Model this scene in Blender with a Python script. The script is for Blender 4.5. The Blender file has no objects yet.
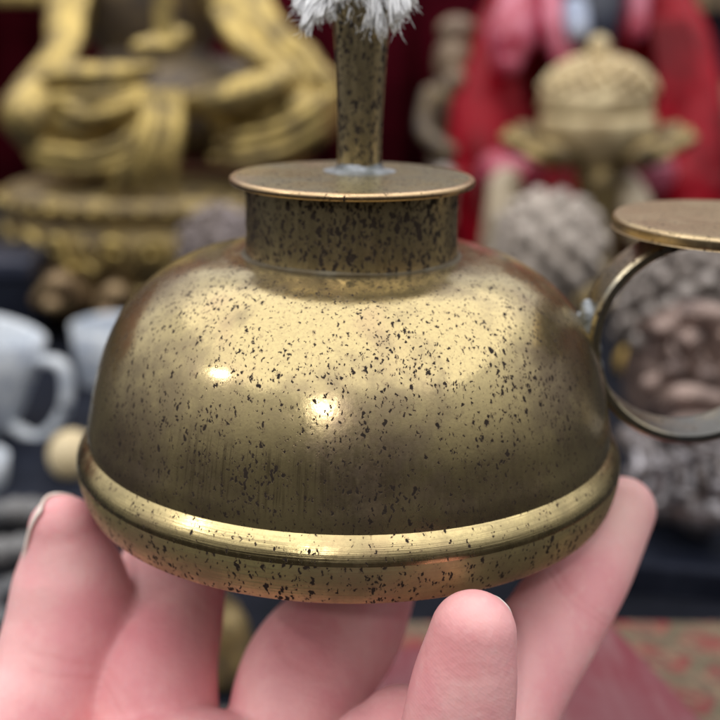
import bpy, bmesh, math, random
from mathutils import Vector, Matrix, noise as mnoise
random.seed(7)
S = 0.01                      # everything below is written in centimetres
C = bpy.context.scene.collection
PI = math.pi
R = math.radians

# ------------------------------------------------------------------ camera frame (cm)
CAM = Vector((0.2, -18.0, 7.7266)); FPX = 1104.6; PITCH = 0.29984
FWD = Vector((0, math.cos(PITCH), -math.sin(PITCH))); UP = Vector((0, math.sin(PITCH), math.cos(PITCH)))
def at(px, py, Y):
    """point of the plane y=Y seen at photo pixel (px,py)"""
    d = FWD + Vector((1, 0, 0)) * ((px - 360) / FPX) + UP * ((360 - py) / FPX)
    return CAM + d * ((Y - CAM.y) / d.y)
def on_table(px, py, z=-11.0):
    d = at(px, py, 0) - CAM
    return CAM + d * ((z - CAM.z) / d.z)
def cmpx(py, Y):
    p = at(360, py, Y)
    return (p - CAM).dot(FWD) / FPX

# ------------------------------------------------------------------ tags
def tag(o, label, cat, group=None, kind=None):
    o['label'] = label; o['category'] = cat
    if group: o['group'] = group
    if kind: o['kind'] = kind
    return o
def thing(name, label, cat, loc=(0, 0, 0), group=None):
    o = bpy.data.objects.new(name, None); C.objects.link(o)
    o.location = Vector(loc) * S; o.empty_display_size = 0.01
    return tag(o, label, cat, group)

# ------------------------------------------------------------------ mesh builder
def catmull(pts, n):
    pts = [Vector(p) for p in pts]
    if len(pts) < 3:
        return [pts[0].lerp(pts[-1], i / n) for i in range(n + 1)]
    P = [pts[0] * 2 - pts[1]] + pts + [pts[-1] * 2 - pts[-2]]
    out = []; m = len(pts) - 1
    for i in range(n + 1):
        t = i / n * m; k = min(int(t), m - 1); u = t - k
        a, b, c, d = P[k:k + 4]
        out.append(0.5 * ((2 * b) + (c - a) * u + (2 * a - 5 * b + 4 * c - d) * u * u + (3 * b - a - 3 * c + d) * u ** 3))
    return out

class MB:
    def __init__(s):
        s.bm = bmesh.new(); s.uv = s.bm.loops.layers.uv.new('UVMap')
    def grid(s, rows, closed_u=True, cap0=False, cap1=False, uvs=None):
        vr = [[s.bm.verts.new(p) for p in row] for row in rows]
        n = len(rows[0])
        for i in range(len(rows) - 1):
            for j in range(n if closed_u else n - 1):
                k = (j + 1) % n
                f = s.bm.faces.new((vr[i][j], vr[i][k], vr[i + 1][k], vr[i + 1][j])); f.smooth = True
                if uvs:
                    for l, (a, b) in zip(f.loops, ((i, j), (i, j + 1), (i + 1, j + 1), (i + 1, j))):
                        l[s.uv].uv = (uvs[1] * b / n, uvs[0][a])
        if cap0: s.bm.faces.new(list(reversed(vr[0])))
        if cap1: s.bm.faces.new(vr[-1])
        return vr
    def lathe(s, prof, c=(0, 0, 0), seg=96, sy=1.0, cap0=False, cap1=False, wob=0.0):
        c = Vector(c); rows = []; arc = [0]
        for i, (r, z) in enumerate(prof):
            if i: arc.append(arc[-1] + math.hypot(r - prof[i - 1][0], z - prof[i - 1][1]))
            row = []
            for j in range(seg):
                a = 2 * PI * j / seg
                rr = r * (1 + wob * math.sin(3 * a + 1.3) + wob * .7 * math.sin(5 * a + z))
                row.append(c + Vector((rr * math.cos(a), sy * rr * math.sin(a), z)))
            rows.append(row)
        R0 = max(r for r, z in prof)
        s.grid(rows, True, cap0, cap1, (arc, 2 * PI * R0))
        return s
    def tube(s, pts, rad, seg=20, n=None, flat=1.0, ref=(0, 0, 1), caps=True):
        n = n or 8 * (len(pts) - 1)
        P = catmull(pts, n)
        Rr = [v.x for v in catmull([(r, 0, 0) for r in rad], n)] if len(rad) > 1 else [rad[0]] * (n + 1)
        ref = Vector(ref); rows = []; arc = [0]
        def ring(p, t, r):
            b = t.cross(ref)
            if b.length < 1e-4: b = t.cross(Vector((1, 0.2, 0)))
            b.normalize(); u = b.cross(t).normalized()
            return [p + b * (r * math.cos(2 * PI * j / seg)) + u * (r * flat * math.sin(2 * PI * j / seg)) for j in range(seg)]
        T = [(P[min(i + 1, n)] - P[max(i - 1, 0)]).normalized() for i in range(n + 1)]
        if caps:
            for k in range(5):
                a = (1 - k / 5) * PI / 2 * .97
                rows.append(ring(P[0] - T[0] * Rr[0] * math.sin(a), T[0], Rr[0] * math.cos(a)))
        for i in range(n + 1): rows.append(ring(P[i], T[i], Rr[i]))
        if caps:
            for k in range(1, 6):
                a = k / 5 * PI / 2 * .97
                rows.append(ring(P[n] + T[n] * Rr[n] * math.sin(a), T[n], Rr[n] * math.cos(a)))
        arc = [0]
        for i in range(1, len(rows)): arc.append(arc[-1] + (rows[i][0] - rows[i - 1][0]).length)
        s.grid(rows, True, True, True, (arc, 2 * PI * max(Rr)))
        return s
    def ell(s, c, rx, ry, rz, rot=None, seg=24, rings=14):
        c = Vector(c); rows = []
        M = rot or Matrix.Identity(3)
        for i in range(rings + 1):
            a = -PI / 2 + PI * (i * .98 + rings * .01) / rings
            rows.append([c + M @ Vector((rx * math.cos(a) * math.cos(2 * PI * j / seg), ry * math.cos(a) * math.sin(2 * PI * j / seg), rz * math.sin(a))) for j in range(seg)])
        s.grid(rows, True, True, True)
        return s
    def box(s, c, d, rot=None, bev=0.0):
        M = (rot or Matrix.Identity(3)).to_4x4(); M.translation = Vector(c)
        g = bmesh.ops.create_cube(s.bm, size=1.0)
        vs = g['verts']
        bmesh.ops.scale(s.bm, vec=d, verts=vs); 
        if bev:
            es = list({e for v in vs for e in v.link_edges})
            r = bmesh.ops.bevel(s.bm, geom=es, offset=bev, segments=3, affect='EDGES', profile=.5)
            vs = list({v for f in r['faces'] for v in f.verts} | {v for v in vs if v.is_valid})
        bmesh.ops.transform(s.bm, matrix=M, verts=vs)
        return s
    def build(s, name, mat, parent=None, voxel=None, smooth=4, origin=None, flatshade=False):
        o0 = Vector((0, 0, 0))
        if origin is not None: o0 = Vector(origin)
        elif parent is not None:
            q = parent
            while q: o0 = o0 + Vector(q.location) / S; q = q.parent
        for v in s.bm.verts: v.co = (v.co - o0) * S
        bmesh.ops.recalc_face_normals(s.bm, faces=s.bm.faces)
        me = bpy.data.meshes.new(name); s.bm.to_mesh(me); s.bm.free()
        o = bpy.data.objects.new(name, me); C.objects.link(o)
        if parent is not None: o.parent = parent
        elif origin is not None: o.location = o0 * S
        if voxel:
            m = o.modifiers.new('r', 'REMESH'); m.mode = 'VOXEL'; m.voxel_size = voxel * S; m.use_smooth_shade = True
            if smooth:
                k = o.modifiers.new('s', 'SMOOTH'); k.iterations = smooth; k.factor = .5
            dg = bpy.context.evaluated_depsgraph_get()
            nm = bpy.data.meshes.new_from_object(o.evaluated_get(dg)); o.modifiers.clear(); o.data = nm; nm.name = name
            bpy.data.meshes.remove(me); me = nm
        me.materials.clear(); me.materials.append(mat)
        for p in me.polygons: p.use_smooth = not flatshade
        return o

# ------------------------------------------------------------------ materials
class NT:
    def __init__(s, name):
        s.m = bpy.data.materials.new(name); s.m.use_nodes = True
        s.t = s.m.node_tree; s.n = s.t.nodes
        s.b = s.n['Principled BSDF']
    def new(s, typ, **kw):
        x = s.n.new(typ)
        for k, v in kw.items():
            if hasattr(x, k): setattr(x, k, v)
            else: x.inputs[k.replace('_', ' ')].default_value = v
        return x
    def link(s, a, b): s.t.links.new(a, b)
    def setin(s, sock, v):
        if hasattr(v, 'default_value') and hasattr(v, 'is_output'): s.link(v, sock)
        else: sock.default_value = v
    def math(s, op, a, b=0.0, c=0.0, clamp=False):
        x = s.new('ShaderNodeMath', operation=op); x.use_clamp = clamp
        for i, v in enumerate((a, b, c)): s.setin(x.inputs[i], v)
        return x.outputs[0]
    def vmath(s, op, a, b=(0, 0, 0)):
        x = s.new('ShaderNodeVectorMath', operation=op)
        s.setin(x.inputs[0], a); s.setin(x.inputs[1], b)
        return x.outputs[0]
    def obj(s):                                        # object coordinates in cm
        return s.vmath('MULTIPLY', s.new('ShaderNodeTexCoord').outputs['Object'], (100, 100, 100))
    def uvc(s): return s.new('ShaderNodeTexCoord').outputs['UV']
    def noise(s, vec, scale, detail=3.0, rough=.55, dist=0.0, out='Fac'):
        x = s.new('ShaderNodeTexNoise'); s.link(vec, x.inputs['Vector'])
        x.inputs['Scale'].default_value = scale; x.inputs['Detail'].default_value = detail
        x.inputs['Roughness'].default_value = rough; x.inputs['Distortion'].default_value = dist
        return x.outputs[out]
    def ramp(s, v, lo, hi, a=0.0, b=1.0):
        x = s.new('ShaderNodeMapRange'); x.interpolation_type = 'SMOOTHSTEP'
        s.setin(x.inputs[0], v); s.setin(x.inputs[1], lo); s.setin(x.inputs[2], hi); s.setin(x.inputs[3], a); s.setin(x.inputs[4], b)
        return x.outputs[0]
    def mix(s, f, a, b):
        x = s.new('ShaderNodeMix', data_type='RGBA')
        s.setin(x.inputs[0], f)
        for i, v in ((6, a), (7, b)):
            if isinstance(v, tuple) and len(v) == 3: v = v + (1,)
            s.setin(x.inputs[i], v)
        return x.outputs[2]
    def mixf(s, f, a, b):
        x = s.new('ShaderNodeMix', data_type='FLOAT')
        s.setin(x.inputs[0], f); s.setin(x.inputs[2], a); s.setin(x.inputs[3], b)
        return x.outputs[0]
    def bump(s, h, strength, dist):
        x = s.new('ShaderNodeBump'); s.link(h, x.inputs['Height']); x.inputs['Strength'].default_value = strength; x.inputs['Distance'].default_value = dist * S
        if s.b.inputs['Normal'].links: s.link(s.b.inputs['Normal'].links[0].from_socket, x.inputs['Normal'])
        s.link(x.outputs[0], s.b.inputs['Normal'])
    def P(s, name, v):
        if name == "Subsurface Radius": s.b.inputs[name].default_value = v; return
        if isinstance(v, tuple) and len(v) == 3: v = v + (1,)
        s.setin(s.b.inputs[name], v)

def brass(name, gold=(.60, .475, .225), patina=(.235, .18, .10), pat_lo=.45, pat_hi=.72, dens=.5, cell=8.5, size=1.1,
          streak=None, brushed=False, rough=(.24, .42), metallic=1.0, zgrad=None, scuffs=True, smudge=None, tarnish_and_reflection=None):
    t = NT(name); co = t.obj(); uv = t.uvc()
    # patina clouds
    big = t.noise(co, .55, 5, .6, .4)
    mid = t.noise(co, 2.6, 4, .6)
    pm = t.ramp(t.math('ADD', t.math('MULTIPLY', big, .75), t.math('MULTIPLY', mid, .25)), pat_lo, pat_hi)
    if zgrad:
        z = t.new('ShaderNodeSeparateXYZ'); t.link(co, z.inputs[0])
        zz = t.math('ADD', z.outputs[2], t.math('MULTIPLY', t.math('SUBTRACT', t.noise(co, .9, 3), .5), 2.0))
        pm = t.math('ADD', pm, t.ramp(zz, zgrad[0], zgrad[1], zgrad[2], 0.0), clamp=True)
    fine = t.noise(co, 22, 3, .6)
    col = t.mix(pm, gold, patina)
    col = t.mix(t.ramp(fine, .35, .75, 0, .35), col, patina)
    tint = t.noise(co, 1.1, 2, .5, .0, 'Color')
    tn = t.noise(co, .8, 2)
    col = t.mix(t.ramp(tn, .52, .75, 0, .45), col, (.42, .28, .17))
    if tarnish_and_reflection:  # brown tarnish spots, and a dark reflection painted the same way
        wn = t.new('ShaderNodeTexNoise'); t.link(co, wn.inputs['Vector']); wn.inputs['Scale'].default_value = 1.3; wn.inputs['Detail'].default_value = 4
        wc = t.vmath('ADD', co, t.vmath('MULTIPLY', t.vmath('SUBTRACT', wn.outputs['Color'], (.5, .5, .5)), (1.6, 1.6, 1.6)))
        for pp, r_, am in tarnish_and_reflection:
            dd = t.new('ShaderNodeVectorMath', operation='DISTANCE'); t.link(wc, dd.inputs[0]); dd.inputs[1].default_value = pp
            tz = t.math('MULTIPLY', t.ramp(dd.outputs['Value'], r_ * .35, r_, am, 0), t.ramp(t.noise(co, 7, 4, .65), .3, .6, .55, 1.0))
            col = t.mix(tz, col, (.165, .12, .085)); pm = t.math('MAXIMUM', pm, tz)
    # pits: warped cells, only some of them filled
    wv = t.new('ShaderNodeTexNoise'); t.link(co, wv.inputs['Vector']); wv.inputs['Scale'].default_value = 13; wv.inputs['Detail'].default_value = 3
    warp = t.vmath('ADD', co, t.vmath('MULTIPLY', t.vmath('SUBTRACT', wv.outputs['Color'], (.5, .5, .5)), (.13, .13, .13)))
    rotm = t.new('ShaderNodeMapping'); t.link(warp, rotm.inputs['Vector']); rotm.inputs['Rotation'].default_value = (.3, .5, .6); rotm.inputs['Scale'].default_value = (1.35, .8, .62)
    cl = t.noise(co, .9, 3, .6)
    if smudge:
        for (pp, r_, am) in smudge:
            dd = t.new('ShaderNodeVectorMath', operation='DISTANCE'); t.link(t.vmath('ADD', co, t.vmath('MULTIPLY', t.vmath('SUBTRACT', wv.outputs['Color'], (.5, .5, .5)), (.5, .5, .5))), dd.inputs[0]); dd.inputs[1].default_value = pp
            cl = t.math('ADD', cl, t.ramp(dd.outputs['Value'], r_ * .15, r_, am, 0))
    halo = []
    def pits(vec, sc, d, sz):
        v = t.new('ShaderNodeTexVoronoi'); t.link(vec, v.inputs['Vector']); v.inputs['Scale'].default_value = sc; v.inputs['Randomness'].default_value = 1.0
        sp = t.new('ShaderNodeSeparateColor'); t.link(v.outputs['Color'], sp.inputs[0])
        th = t.math('MULTIPLY', t.math('MAXIMUM', t.math('SUBTRACT', sp.outputs[0], t.math('SUBTRACT', 1.28 - d, t.math('MULTIPLY', cl, .56))), 0.0), sz)
        dd_ = t.math('SUBTRACT', v.outputs['Distance'], th)
        halo.append(t.math('MULTIPLY', t.ramp(dd_, .0, .16, 1, 0), t.ramp(th, .02, .2)))
        return t.math('SUBTRACT', 1.0, t.ramp(dd_, -.09, .0), clamp=True)
    p1 = pits(rotm.outputs[0], cell, dens, size)
    rot2 = t.new('ShaderNodeMapping'); t.link(warp, rot2.inputs['Vector']); rot2.inputs['Rotation'].default_value = (-.4, .2, -.5); rot2.inputs['Scale'].default_value = (1.5, 1.0, .7); rot2.inputs['Location'].default_value = (3.3, 1.7, .4)
    p2 = pits(rot2.outputs[0], cell * 1.6, dens * 1.08, size)
    pit = t.math('MAXIMUM', p1, p2)
    dark = t.mix(t.noise(co, 14, 2), (.012, .009, .007), (.045, .032, .024))
    if streak:
        sm = t.new('ShaderNodeMapping'); t.link(uv, sm.inputs['Vector']); sm.inputs['Scale'].default_value = (19, .5, 1)
        sn = t.noise(sm.outputs[0], 1.0, 3, .7)
        z2 = t.new('ShaderNodeSeparateXYZ'); t.link(co, z2.inputs[0])
        band = t.math('MULTIPLY', t.ramp(z2.outputs[2], 1.15, 1.5), t.ramp(t.math('ADD', z2.outputs[2], t.math('MULTIPLY', t.noise(co, 1.6, 2), .9)), 2.45, 2.75, 1, 0))
        dS = t.new('ShaderNodeVectorMath', operation='DISTANCE'); t.link(co, dS.inputs[0]); dS.inputs[1].default_value = (-1.3, -4.0, 2.0)
        xm = t.math('MULTIPLY', t.ramp(dS.outputs['Value'], .5, 2.6, 1, 0), t.ramp(t.noise(co, 1.5, 2), .3, .55))
        st = t.math('MULTIPLY', t.math('MULTIPLY', t.ramp(sn, .50, .64), band), t.math('MULTIPLY', t.mixf(xm, .16, 1.0), streak))
        col = t.mix(st, col, (.13, .095, .06))
    if brushed:
        sm = t.new('ShaderNodeMapping'); t.link(uv, sm.inputs['Vector']); sm.inputs['Scale'].default_value = (.35, 26, 1)
        br = t.noise(sm.outputs[0], 1.0, 3, .7)
        col = t.mix(t.ramp(br, .48, .75, 0, .55), col, patina)
        t.bump(br, .25, .02)
    col = t.mix(t.math('MULTIPLY', t.math('MAXIMUM', halo[0], halo[1]), .45), col, (.20, .135, .08))
    col = t.mix(pit, col, dark)
    t.P('Base Color', col); t.P('Metallic', t.mixf(pit, metallic, .15)); t.P('Specular IOR Level', t.mixf(pit, .5, .15))
    rg = t.math('ADD', t.mixf(pm, rough[0], rough[1]), t.math('MULTIPLY', t.math('SUBTRACT', fine, .5), .18))
    if scuffs:
        sc = t.new('ShaderNodeMapping'); t.link(co, sc.inputs['Vector']); sc.inputs['Scale'].default_value = (14, 14, 1.6); sc.inputs['Rotation'].default_value = (.2, .5, .1)
        rg = t.math('ADD', rg, t.math('MULTIPLY', t.math('SUBTRACT', t.noise(sc.outputs[0], 1, 2), .5), .16))
    t.P('Roughness', t.mixf(pit, rg, .7))
    t.bump(fine, .08, .015)
    t.bump(t.noise(co, 2.2, 3), .06, .05)
    t.bump(t.math('SUBTRACT', 1.0, pit), .14, .02)
    return t.m

def plain(name, a, b, rough=.5, metallic=0.0, scale=1.5, lo=.4, hi=.65, bump=.0, bscale=8, coat=0.0, spec=None):
    t = NT(name); co = t.obj()
    n = t.noise(co, scale, 4, .6, .3)
    t.P('Base Color', t.mix(t.ramp(n, lo, hi), a, b))
    t.P('Roughness', t.math('ADD', rough - .08, t.math('MULTIPLY', t.noise(co, scale * 4, 2), .16)))
    t.P('Metallic', metallic)
    if spec is not None: t.P('Specular IOR Level', spec)
    if coat: t.P('Coat Weight', coat); t.P('Coat Roughness', .12)
    if bump: t.bump(t.noise(co, bscale, 4), .5, bump)
    return t.m

M = {}
M['dome'] = brass('aged_brass_dome', gold=(.52, .415, .205), patina=(.27, .21, .12), streak=.6, metallic=.84, dens=.50, size=.88, cell=12.5, zgrad=(1.1, 2.4, .16), pat_lo=.46, pat_hi=.64, rough=(.14, .36), tarnish_and_reflection=[((.1, -4.25, 1.9), 1.25, .72), ((-3.3, -2.75, 1.5), 1.1, .7), ((3.4, -2.2, 2.3), 1.5, .6), ((2.0, -3.7, 1.35), 1.2, .6), ((-1.9, -3.7, 1.25), .9, .55), ((-1.9, -3.5, 2.6), .7, .3), ((2.6, -1.6, 3.3), .8, .4), ((-2.9, -.6, 3.3), 1.0, .4)], smudge=[((-1.35, -4.15, 1.55), .75, .35), ((-2.5, -3.2, 2.4), .6, .15), ((1.1, -3.2, 3.3), .7, .1), ((.3, -4.3, 1.7), 1.0, .1)])  # first brown spot: viewer's dark reflection painted into the colour; the others are tarnish
M['band'] = brass('aged_brass_band', brushed=True, dens=.50, size=1.0, cell=9.5, gold=(.50, .425, .19), patina=(.27, .215, .11), pat_lo=.36, pat_hi=.64, rough=(.36, .52), metallic=.7)
M['bead'] = brass('polished_bead', brushed=True, dens=.42, size=.85, cell=11, gold=(.66, .53, .26), patina=(.34, .275, .15), pat_lo=.42, pat_hi=.70, rough=(.22, .42))
M['collar'] = brass('dark_brass_collar', gold=(.52, .425, .24), patina=(.20, .17, .11), pat_lo=.46, pat_hi=.70, dens=.66, cell=9.5, size=1.1, rough=(.34, .5))
M['lid'] = brass('bronze_lid', gold=(.40, .345, .185), patina=(.17, .15, .095), pat_lo=.38, pat_hi=.62, dens=.50, cell=11, metallic=.72, rough=(.27, .40), size=.9)
M['lid_edge'] = brass('worn_copper_edge', gold=(.62, .44, .25), patina=(.33, .24, .15), dens=.3, cell=9, rough=(.3, .42))
M['spout'] = brass('brass_spout', gold=(.68, .55, .31), patina=(.33, .27, .17), pat_lo=.48, pat_hi=.76, dens=.60, cell=9.0, size=1.2, rough=(.3, .45))
M['ring'] = brass('ring_brass', gold=(.46, .39, .26), patina=(.19, .19, .18), pat_lo=.38, pat_hi=.6, dens=.38, cell=9, rough=(.30, .42))
M['plate'] = brass('plate_brass', gold=(.52, .40, .24), patina=(.34, .26, .16), dens=.42, cell=11, size=.9, rough=(.34, .46), brushed=False)
M['seam'] = plain('dull_seam', (.10, .08, .05), (.16, .145, .11), .55, .95, 1.6, .45, .7, .03, 9)
M['solder'] = plain('grey_solder', (.30, .32, .345), (.14, .15, .15), .48, .75, 4, .4, .65, .05, 9)

def skin():
    t = NT('skin'); co = t.obj()
    n1 = t.noise(co, .75, 3, .55); n2 = t.noise(co, 5, 3, .6)
    col = t.mix(t.ramp(n1, .36, .66), (.84, .455, .45), (.78, .345, .365))
    col = t.mix(t.ramp(n2, .5, .8, 0, .35), col, (.84, .57, .54))
    col = t.mix(t.ramp(t.noise(co, 2.0, 4, .65), .50, .74, 0, .4), col, (.74, .29, .315))
    for p, r_, am, cc in TINTS:
        dd = t.new('ShaderNodeVectorMath', operation='DISTANCE'); t.link(co, dd.inputs[0]); dd.inputs[1].default_value = p - HORG
        col = t.mix(t.math('MULTIPLY', t.ramp(t.math('ADD', dd.outputs['Value'], t.math('MULTIPLY', t.math('SUBTRACT', t.noise(co, 1.8, 3), .5), 1.2)), r_ * .2, r_, am, 0), 1.0), col, cc)
    t.P('Base Color', col); t.P('Roughness', t.math('ADD', .42, t.math('MULTIPLY', n2, .14)))
    t.P('Subsurface Weight', .28); t.P('Subsurface Radius', (1.0, .38, .24)); t.P('Subsurface Scale', .0016)
    t.P('Specular IOR Level', .38)
    w = t.new('ShaderNodeTexWave'); mp = t.new('ShaderNodeMapping'); t.link(co, mp.inputs['Vector']); mp.inputs['Rotation'].default_value = (.5, .9, .2)
    t.link(mp.outputs[0], w.inputs['Vector']); w.inputs['Scale'].default_value = 7.5; w.inputs['Distortion'].default_value = 5; w.inputs['Detail'].default_value = 2; w.inputs['Detail Scale'].default_value = .5
    t.bump(w.outputs['Fac'], .05, .012)
    v = t.new('ShaderNodeTexVoronoi'); t.link(co, v.inputs['Vector']); v.inputs['Scale'].default_value = 11
    t.bump(v.outputs['Distance'], .2, .02)
    t.bump(t.noise(co, 2.2, 4), .25, .06)
    sep = t.new('ShaderNodeSeparateXYZ')
    wob = t.math('MULTIPLY', t.math('SUBTRACT', t.noise(co, .9, 1), .5), .30)
    tot = None
    for p, nrm, rad, wd in CREASES:
        d = t.vmath('SUBTRACT', co, tuple(p - HORG))
        dt = t.new('ShaderNodeVectorMath', operation='DOT_PRODUCT'); t.link(d, dt.inputs[0]); dt.inputs[1].default_value = nrm.normalized()
        ln = t.new('ShaderNodeVectorMath', operation='LENGTH'); t.link(d, ln.inputs[0])
        a = t.math('ABSOLUTE', t.math('ADD', dt.outputs['Value'], wob))
        c_ = t.math('MULTIPLY', t.ramp(a, 0.0, wd, 1, 0), t.ramp(ln.outputs['Value'], rad * .6, rad, 1, 0))
        tot = c_ if tot is None else t.math('MAXIMUM', tot, c_)
    t.bump(t.math('SUBTRACT', 1.0, tot), .2, .03)
    t.P('Base Color', t.mix(t.math('MULTIPLY', tot, .10), col, (.56, .17, .16)))
    return t.m
HORG = Vector((-1, -10, -6.5))
def crz(a, b, Y, rad, wd):
    m = at((a[0] + b[0]) / 2, (a[1] + b[1]) / 2, Y); e = at(b[0], b[1], Y) - at(a[0], a[1], Y)
    return (m, e.cross(Vector((0, 1, 0))), rad, wd)
CREASES = [crz((40, 676), (115, 700), -2.8, 1.6, .10), crz((50, 690), (105, 708), -2.8, 1.3, .07), crz((545, 575), (590, 612), -1.9, 1.3, .10), crz((555, 592), (590, 620), -1.9, 1.1, .06), crz((235, 660), (330, 690), -2.6, 1.3, .09)]
TINTS = [(at(100, 650, -2.3), 2.0, .4, (.64, .20, .23)), (at(55, 560, -1.9), 1.1, .5, (.80, .56, .52)), (at(448, 650, -5.6), 1.0, .5, (.66, .21, .23)), (at(474, 602, -5.4), .6, .5, (.86, .62, .58)), (at(640, 500, -.4), 1.3, .5, (.80, .56, .50)), (at(540, 660, -2.8), 1.5, .4, (.70, .30, .33)), (at(320, 660, -2.4), 1.8, .5, (.60, .20, .23)), (at(170, 640, -2.0), 1.6, .5, (.58, .18, .21)), (at(190, 715, -4.2), 1.2, .4, (.78, .50, .47))]
M['skin'] = skin()
def nailm():
    t = NT('nail'); t.P('Base Color', t.mix(t.ramp(t.noise(t.obj(), 1.5), .4, .6), (.80, .62, .56), (.84, .70, .64))); t.P('Roughness', .28)
    t.P('Subsurface Weight', .3); t.P('Subsurface Radius', (1, .5, .35)); t.P('Subsurface Scale', .002); return t.m
M['nail'] = nailm()
def cotton():
    t = NT('cotton'); n = t.noise(t.obj(), 12, 3)
    t.P('Base Color', t.mix(n, (.88, .89, .92), (.95, .95, .96))); t.P('Roughness', .9); t.P('Specular IOR Level', .1)
    t.P('Subsurface Weight', .3); t.P('Subsurface Radius', (1, 1, 1)); t.P('Subsurface Scale', .001); return t.m
M['cotton'] = cotton()
M['gilt'] = plain('gilt_bronze', (.58, .43, .15), (.15, .115, .065), .42, .75, .8, .36, .72, .03, 4)
M['gilt_dull'] = plain('dull_gilt', (.36, .265, .11), (.12, .09, .06), .46, .65, .9, .34, .70, .05, 3)
M['bronze'] = plain('dark_bronze', (.13, .105, .085), (.26, .19, .10), .5, .5, .7, .45, .7, .05, 3)
M['throne'] = plain('dark_worn_gilt', (.40, .30, .13), (.16, .12, .08), .44, .6, .8, .38, .66, .05, 3)
M['brown_bronze'] = plain('brown_bronze', (.24, .16, .09), (.38, .27, .14), .46, .45, .8, .4, .65, .05, 3)
M['lilac_bronze'] = plain('grey_worn_bronze', (.28, .235, .235), (.17, .135, .12), .42, .3, .8, .4, .6, .05, 4)
M['red'] = plain('red_glaze', (.33, .005, .016), (.16, .003, .008), .32, 0, .2, .4, .6, .03, 1.6, spec=.15)
M['pinkred'] = plain('pale_red_collar_highlight', (.60, .16, .24), (.42, .03, .07), .34, 0, .6, .4, .6, .03, 2, coat=.4)  # pale red for the collar strip and the painted gloss highlights
M['navy'] = plain('navy_glaze', (.018, .022, .04), (.03, .035, .06), .4, 0, .5)
M['paleblue'] = plain('pale_blue_glaze', (.36, .42, .58), (.48, .52, .62), .4, 0, .8)
M['cream'] = plain('cream_glaze', (.62, .52, .38), (.50, .40, .26), .42, 0, .8, bump=.03)
M['tan'] = plain('tan_bronze', (.32, .23, .15), (.16, .11, .075), .45, .2, 1.2, .4, .6, .04, 3)
M['censer'] = plain('pale_brass', (.74, .60, .35), (.44, .33, .18), .42, .2, .5, .42, .65, .06, 2.4)
M['porcelain'] = plain('white_porcelain', (.60, .64, .69), (.40, .45, .54), .26, 0, .9, .46, .62, coat=.3)
M['stone'] = plain('pale_stone', (.54, .47, .41), (.26, .22, .19), .36, .15, 1.0, .38, .65, .05, 4)
M['stone_grey'] = plain('grey_stone', (.36, .34, .36), (.13, .11, .105), .22, .6, .8, .40, .6, .08, 3)
M['mane'] = plain('grey_mane', (.28, .245, .225), (.14, .115, .10), .24, .55, 1.0, .38, .65, .05, 4)
M['lion'] = plain('pinkish_bronze', (.28, .20, .17), (.11, .075, .065), .22, .4, .8, .38, .62, .05, 3)
M['lacquer'] = plain('black_navy_lacquer', (.008, .010, .018), (.014, .017, .028), .6, 0, .4, spec=.1)
M['ochre'] = plain('ochre_gilt', (.55, .38, .09), (.36, .22, .05), .4, .3, 1.0)
M['bone'] = plain('pale_boxwood', (.66, .54, .33), (.56, .43, .24), .42, 0, .8)
M['beads'] = plain('smoky_beads', (.03, .033, .04), (.11, .105, .105), .25, 0, .6, coat=.5)
M['beigebead'] = plain('beige_beads', (.60, .52, .38), (.48, .38, .24), .45, 0, .9)
M['maroon'] = plain('maroon_cloth', (.14, .006, .018), (.09, .004, .012), .9, 0, .12, bump=.05, bscale=6, spec=.1)
M['tablecloth'] = plain('navy_tablecloth', (.004, .005, .009), (.008, .009, .015), .95, 0, .3, bump=.03, bscale=14, spec=.15)
def redcloth():
    t = NT('dusty_red_cloth'); co = t.obj()
    mp = t.new('ShaderNodeMapping'); t.link(co, mp.inputs['Vector']); mp.inputs['Rotation'].default_value = (0, 0, R(52)); mp.inputs['Scale'].default_value = (3, .3, 1)
    n = t.noise(mp.outputs[0], .8, 4); n2 = t.noise(co, .45, 3)
    col = t.mix(t.ramp(n2, .38, .62), (.15, .018, .030), (.16, .042, .054))
    col = t.mix(t.ramp(n, .45, .75, 0, .6), col, (.22, .12, .125))
    t.P('Base Color', col); t.P('Roughness', .7); t.bump(t.noise(co, 25, 2), .3, .02); return t.m
M['redcloth'] = redcloth()
def brocade():
    t = NT('brocade'); co = t.obj()
    mp = t.new('ShaderNodeMapping'); t.link(co, mp.inputs['Vector']); mp.inputs['Rotation'].default_value = (0, 0, R(33)); mp.inputs['Scale'].default_value = (1, 1, 1)
    b = t.new('ShaderNodeTexBrick'); t.link(mp.outputs[0], b.inputs['Vector']); b.offset = .5
    b.inputs['Scale'].default_value = .62; b.inputs['Mortar Size'].default_value = .2; b.inputs['Mortar Smooth'].default_value = .3; b.inputs['Brick Width'].default_value = 1.5; b.inputs['Row Height'].default_value = 1.0
    b.inputs['Color1'].default_value = (.22, .028, .024, 1); b.inputs['Color2'].default_value = (.13, .02, .02, 1); b.inputs['Mortar'].default_value = (.10, .078, .045, 1)
    b2 = t.new('ShaderNodeTexBrick'); t.link(mp.outputs[0], b2.inputs['Vector']); b2.inputs['Scale'].default_value = 1.7
    b2.inputs['Color1'].default_value = (.24, .19, .11, 1); b2.inputs['Color2'].default_value = (.04, .033, .026, 1); b2.inputs['Mortar'].default_value = (.14, .02, .02, 1)
    col = t.mix(t.ramp(t.noise(co, 1.3, 3), .42, .58, 0, .75), b.outputs['Color'], b2.outputs['Color'])
    col = t.mix(t.ramp(t.noise(co, 3, 3), .5, .8, 0, .4), col, (.10, .06, .045))
    t.P('Base Color', col); t.P('Roughness', .75); t.bump(t.noise(co, 18, 2), .3, .03); return t.m
M['brocade'] = brocade()

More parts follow.
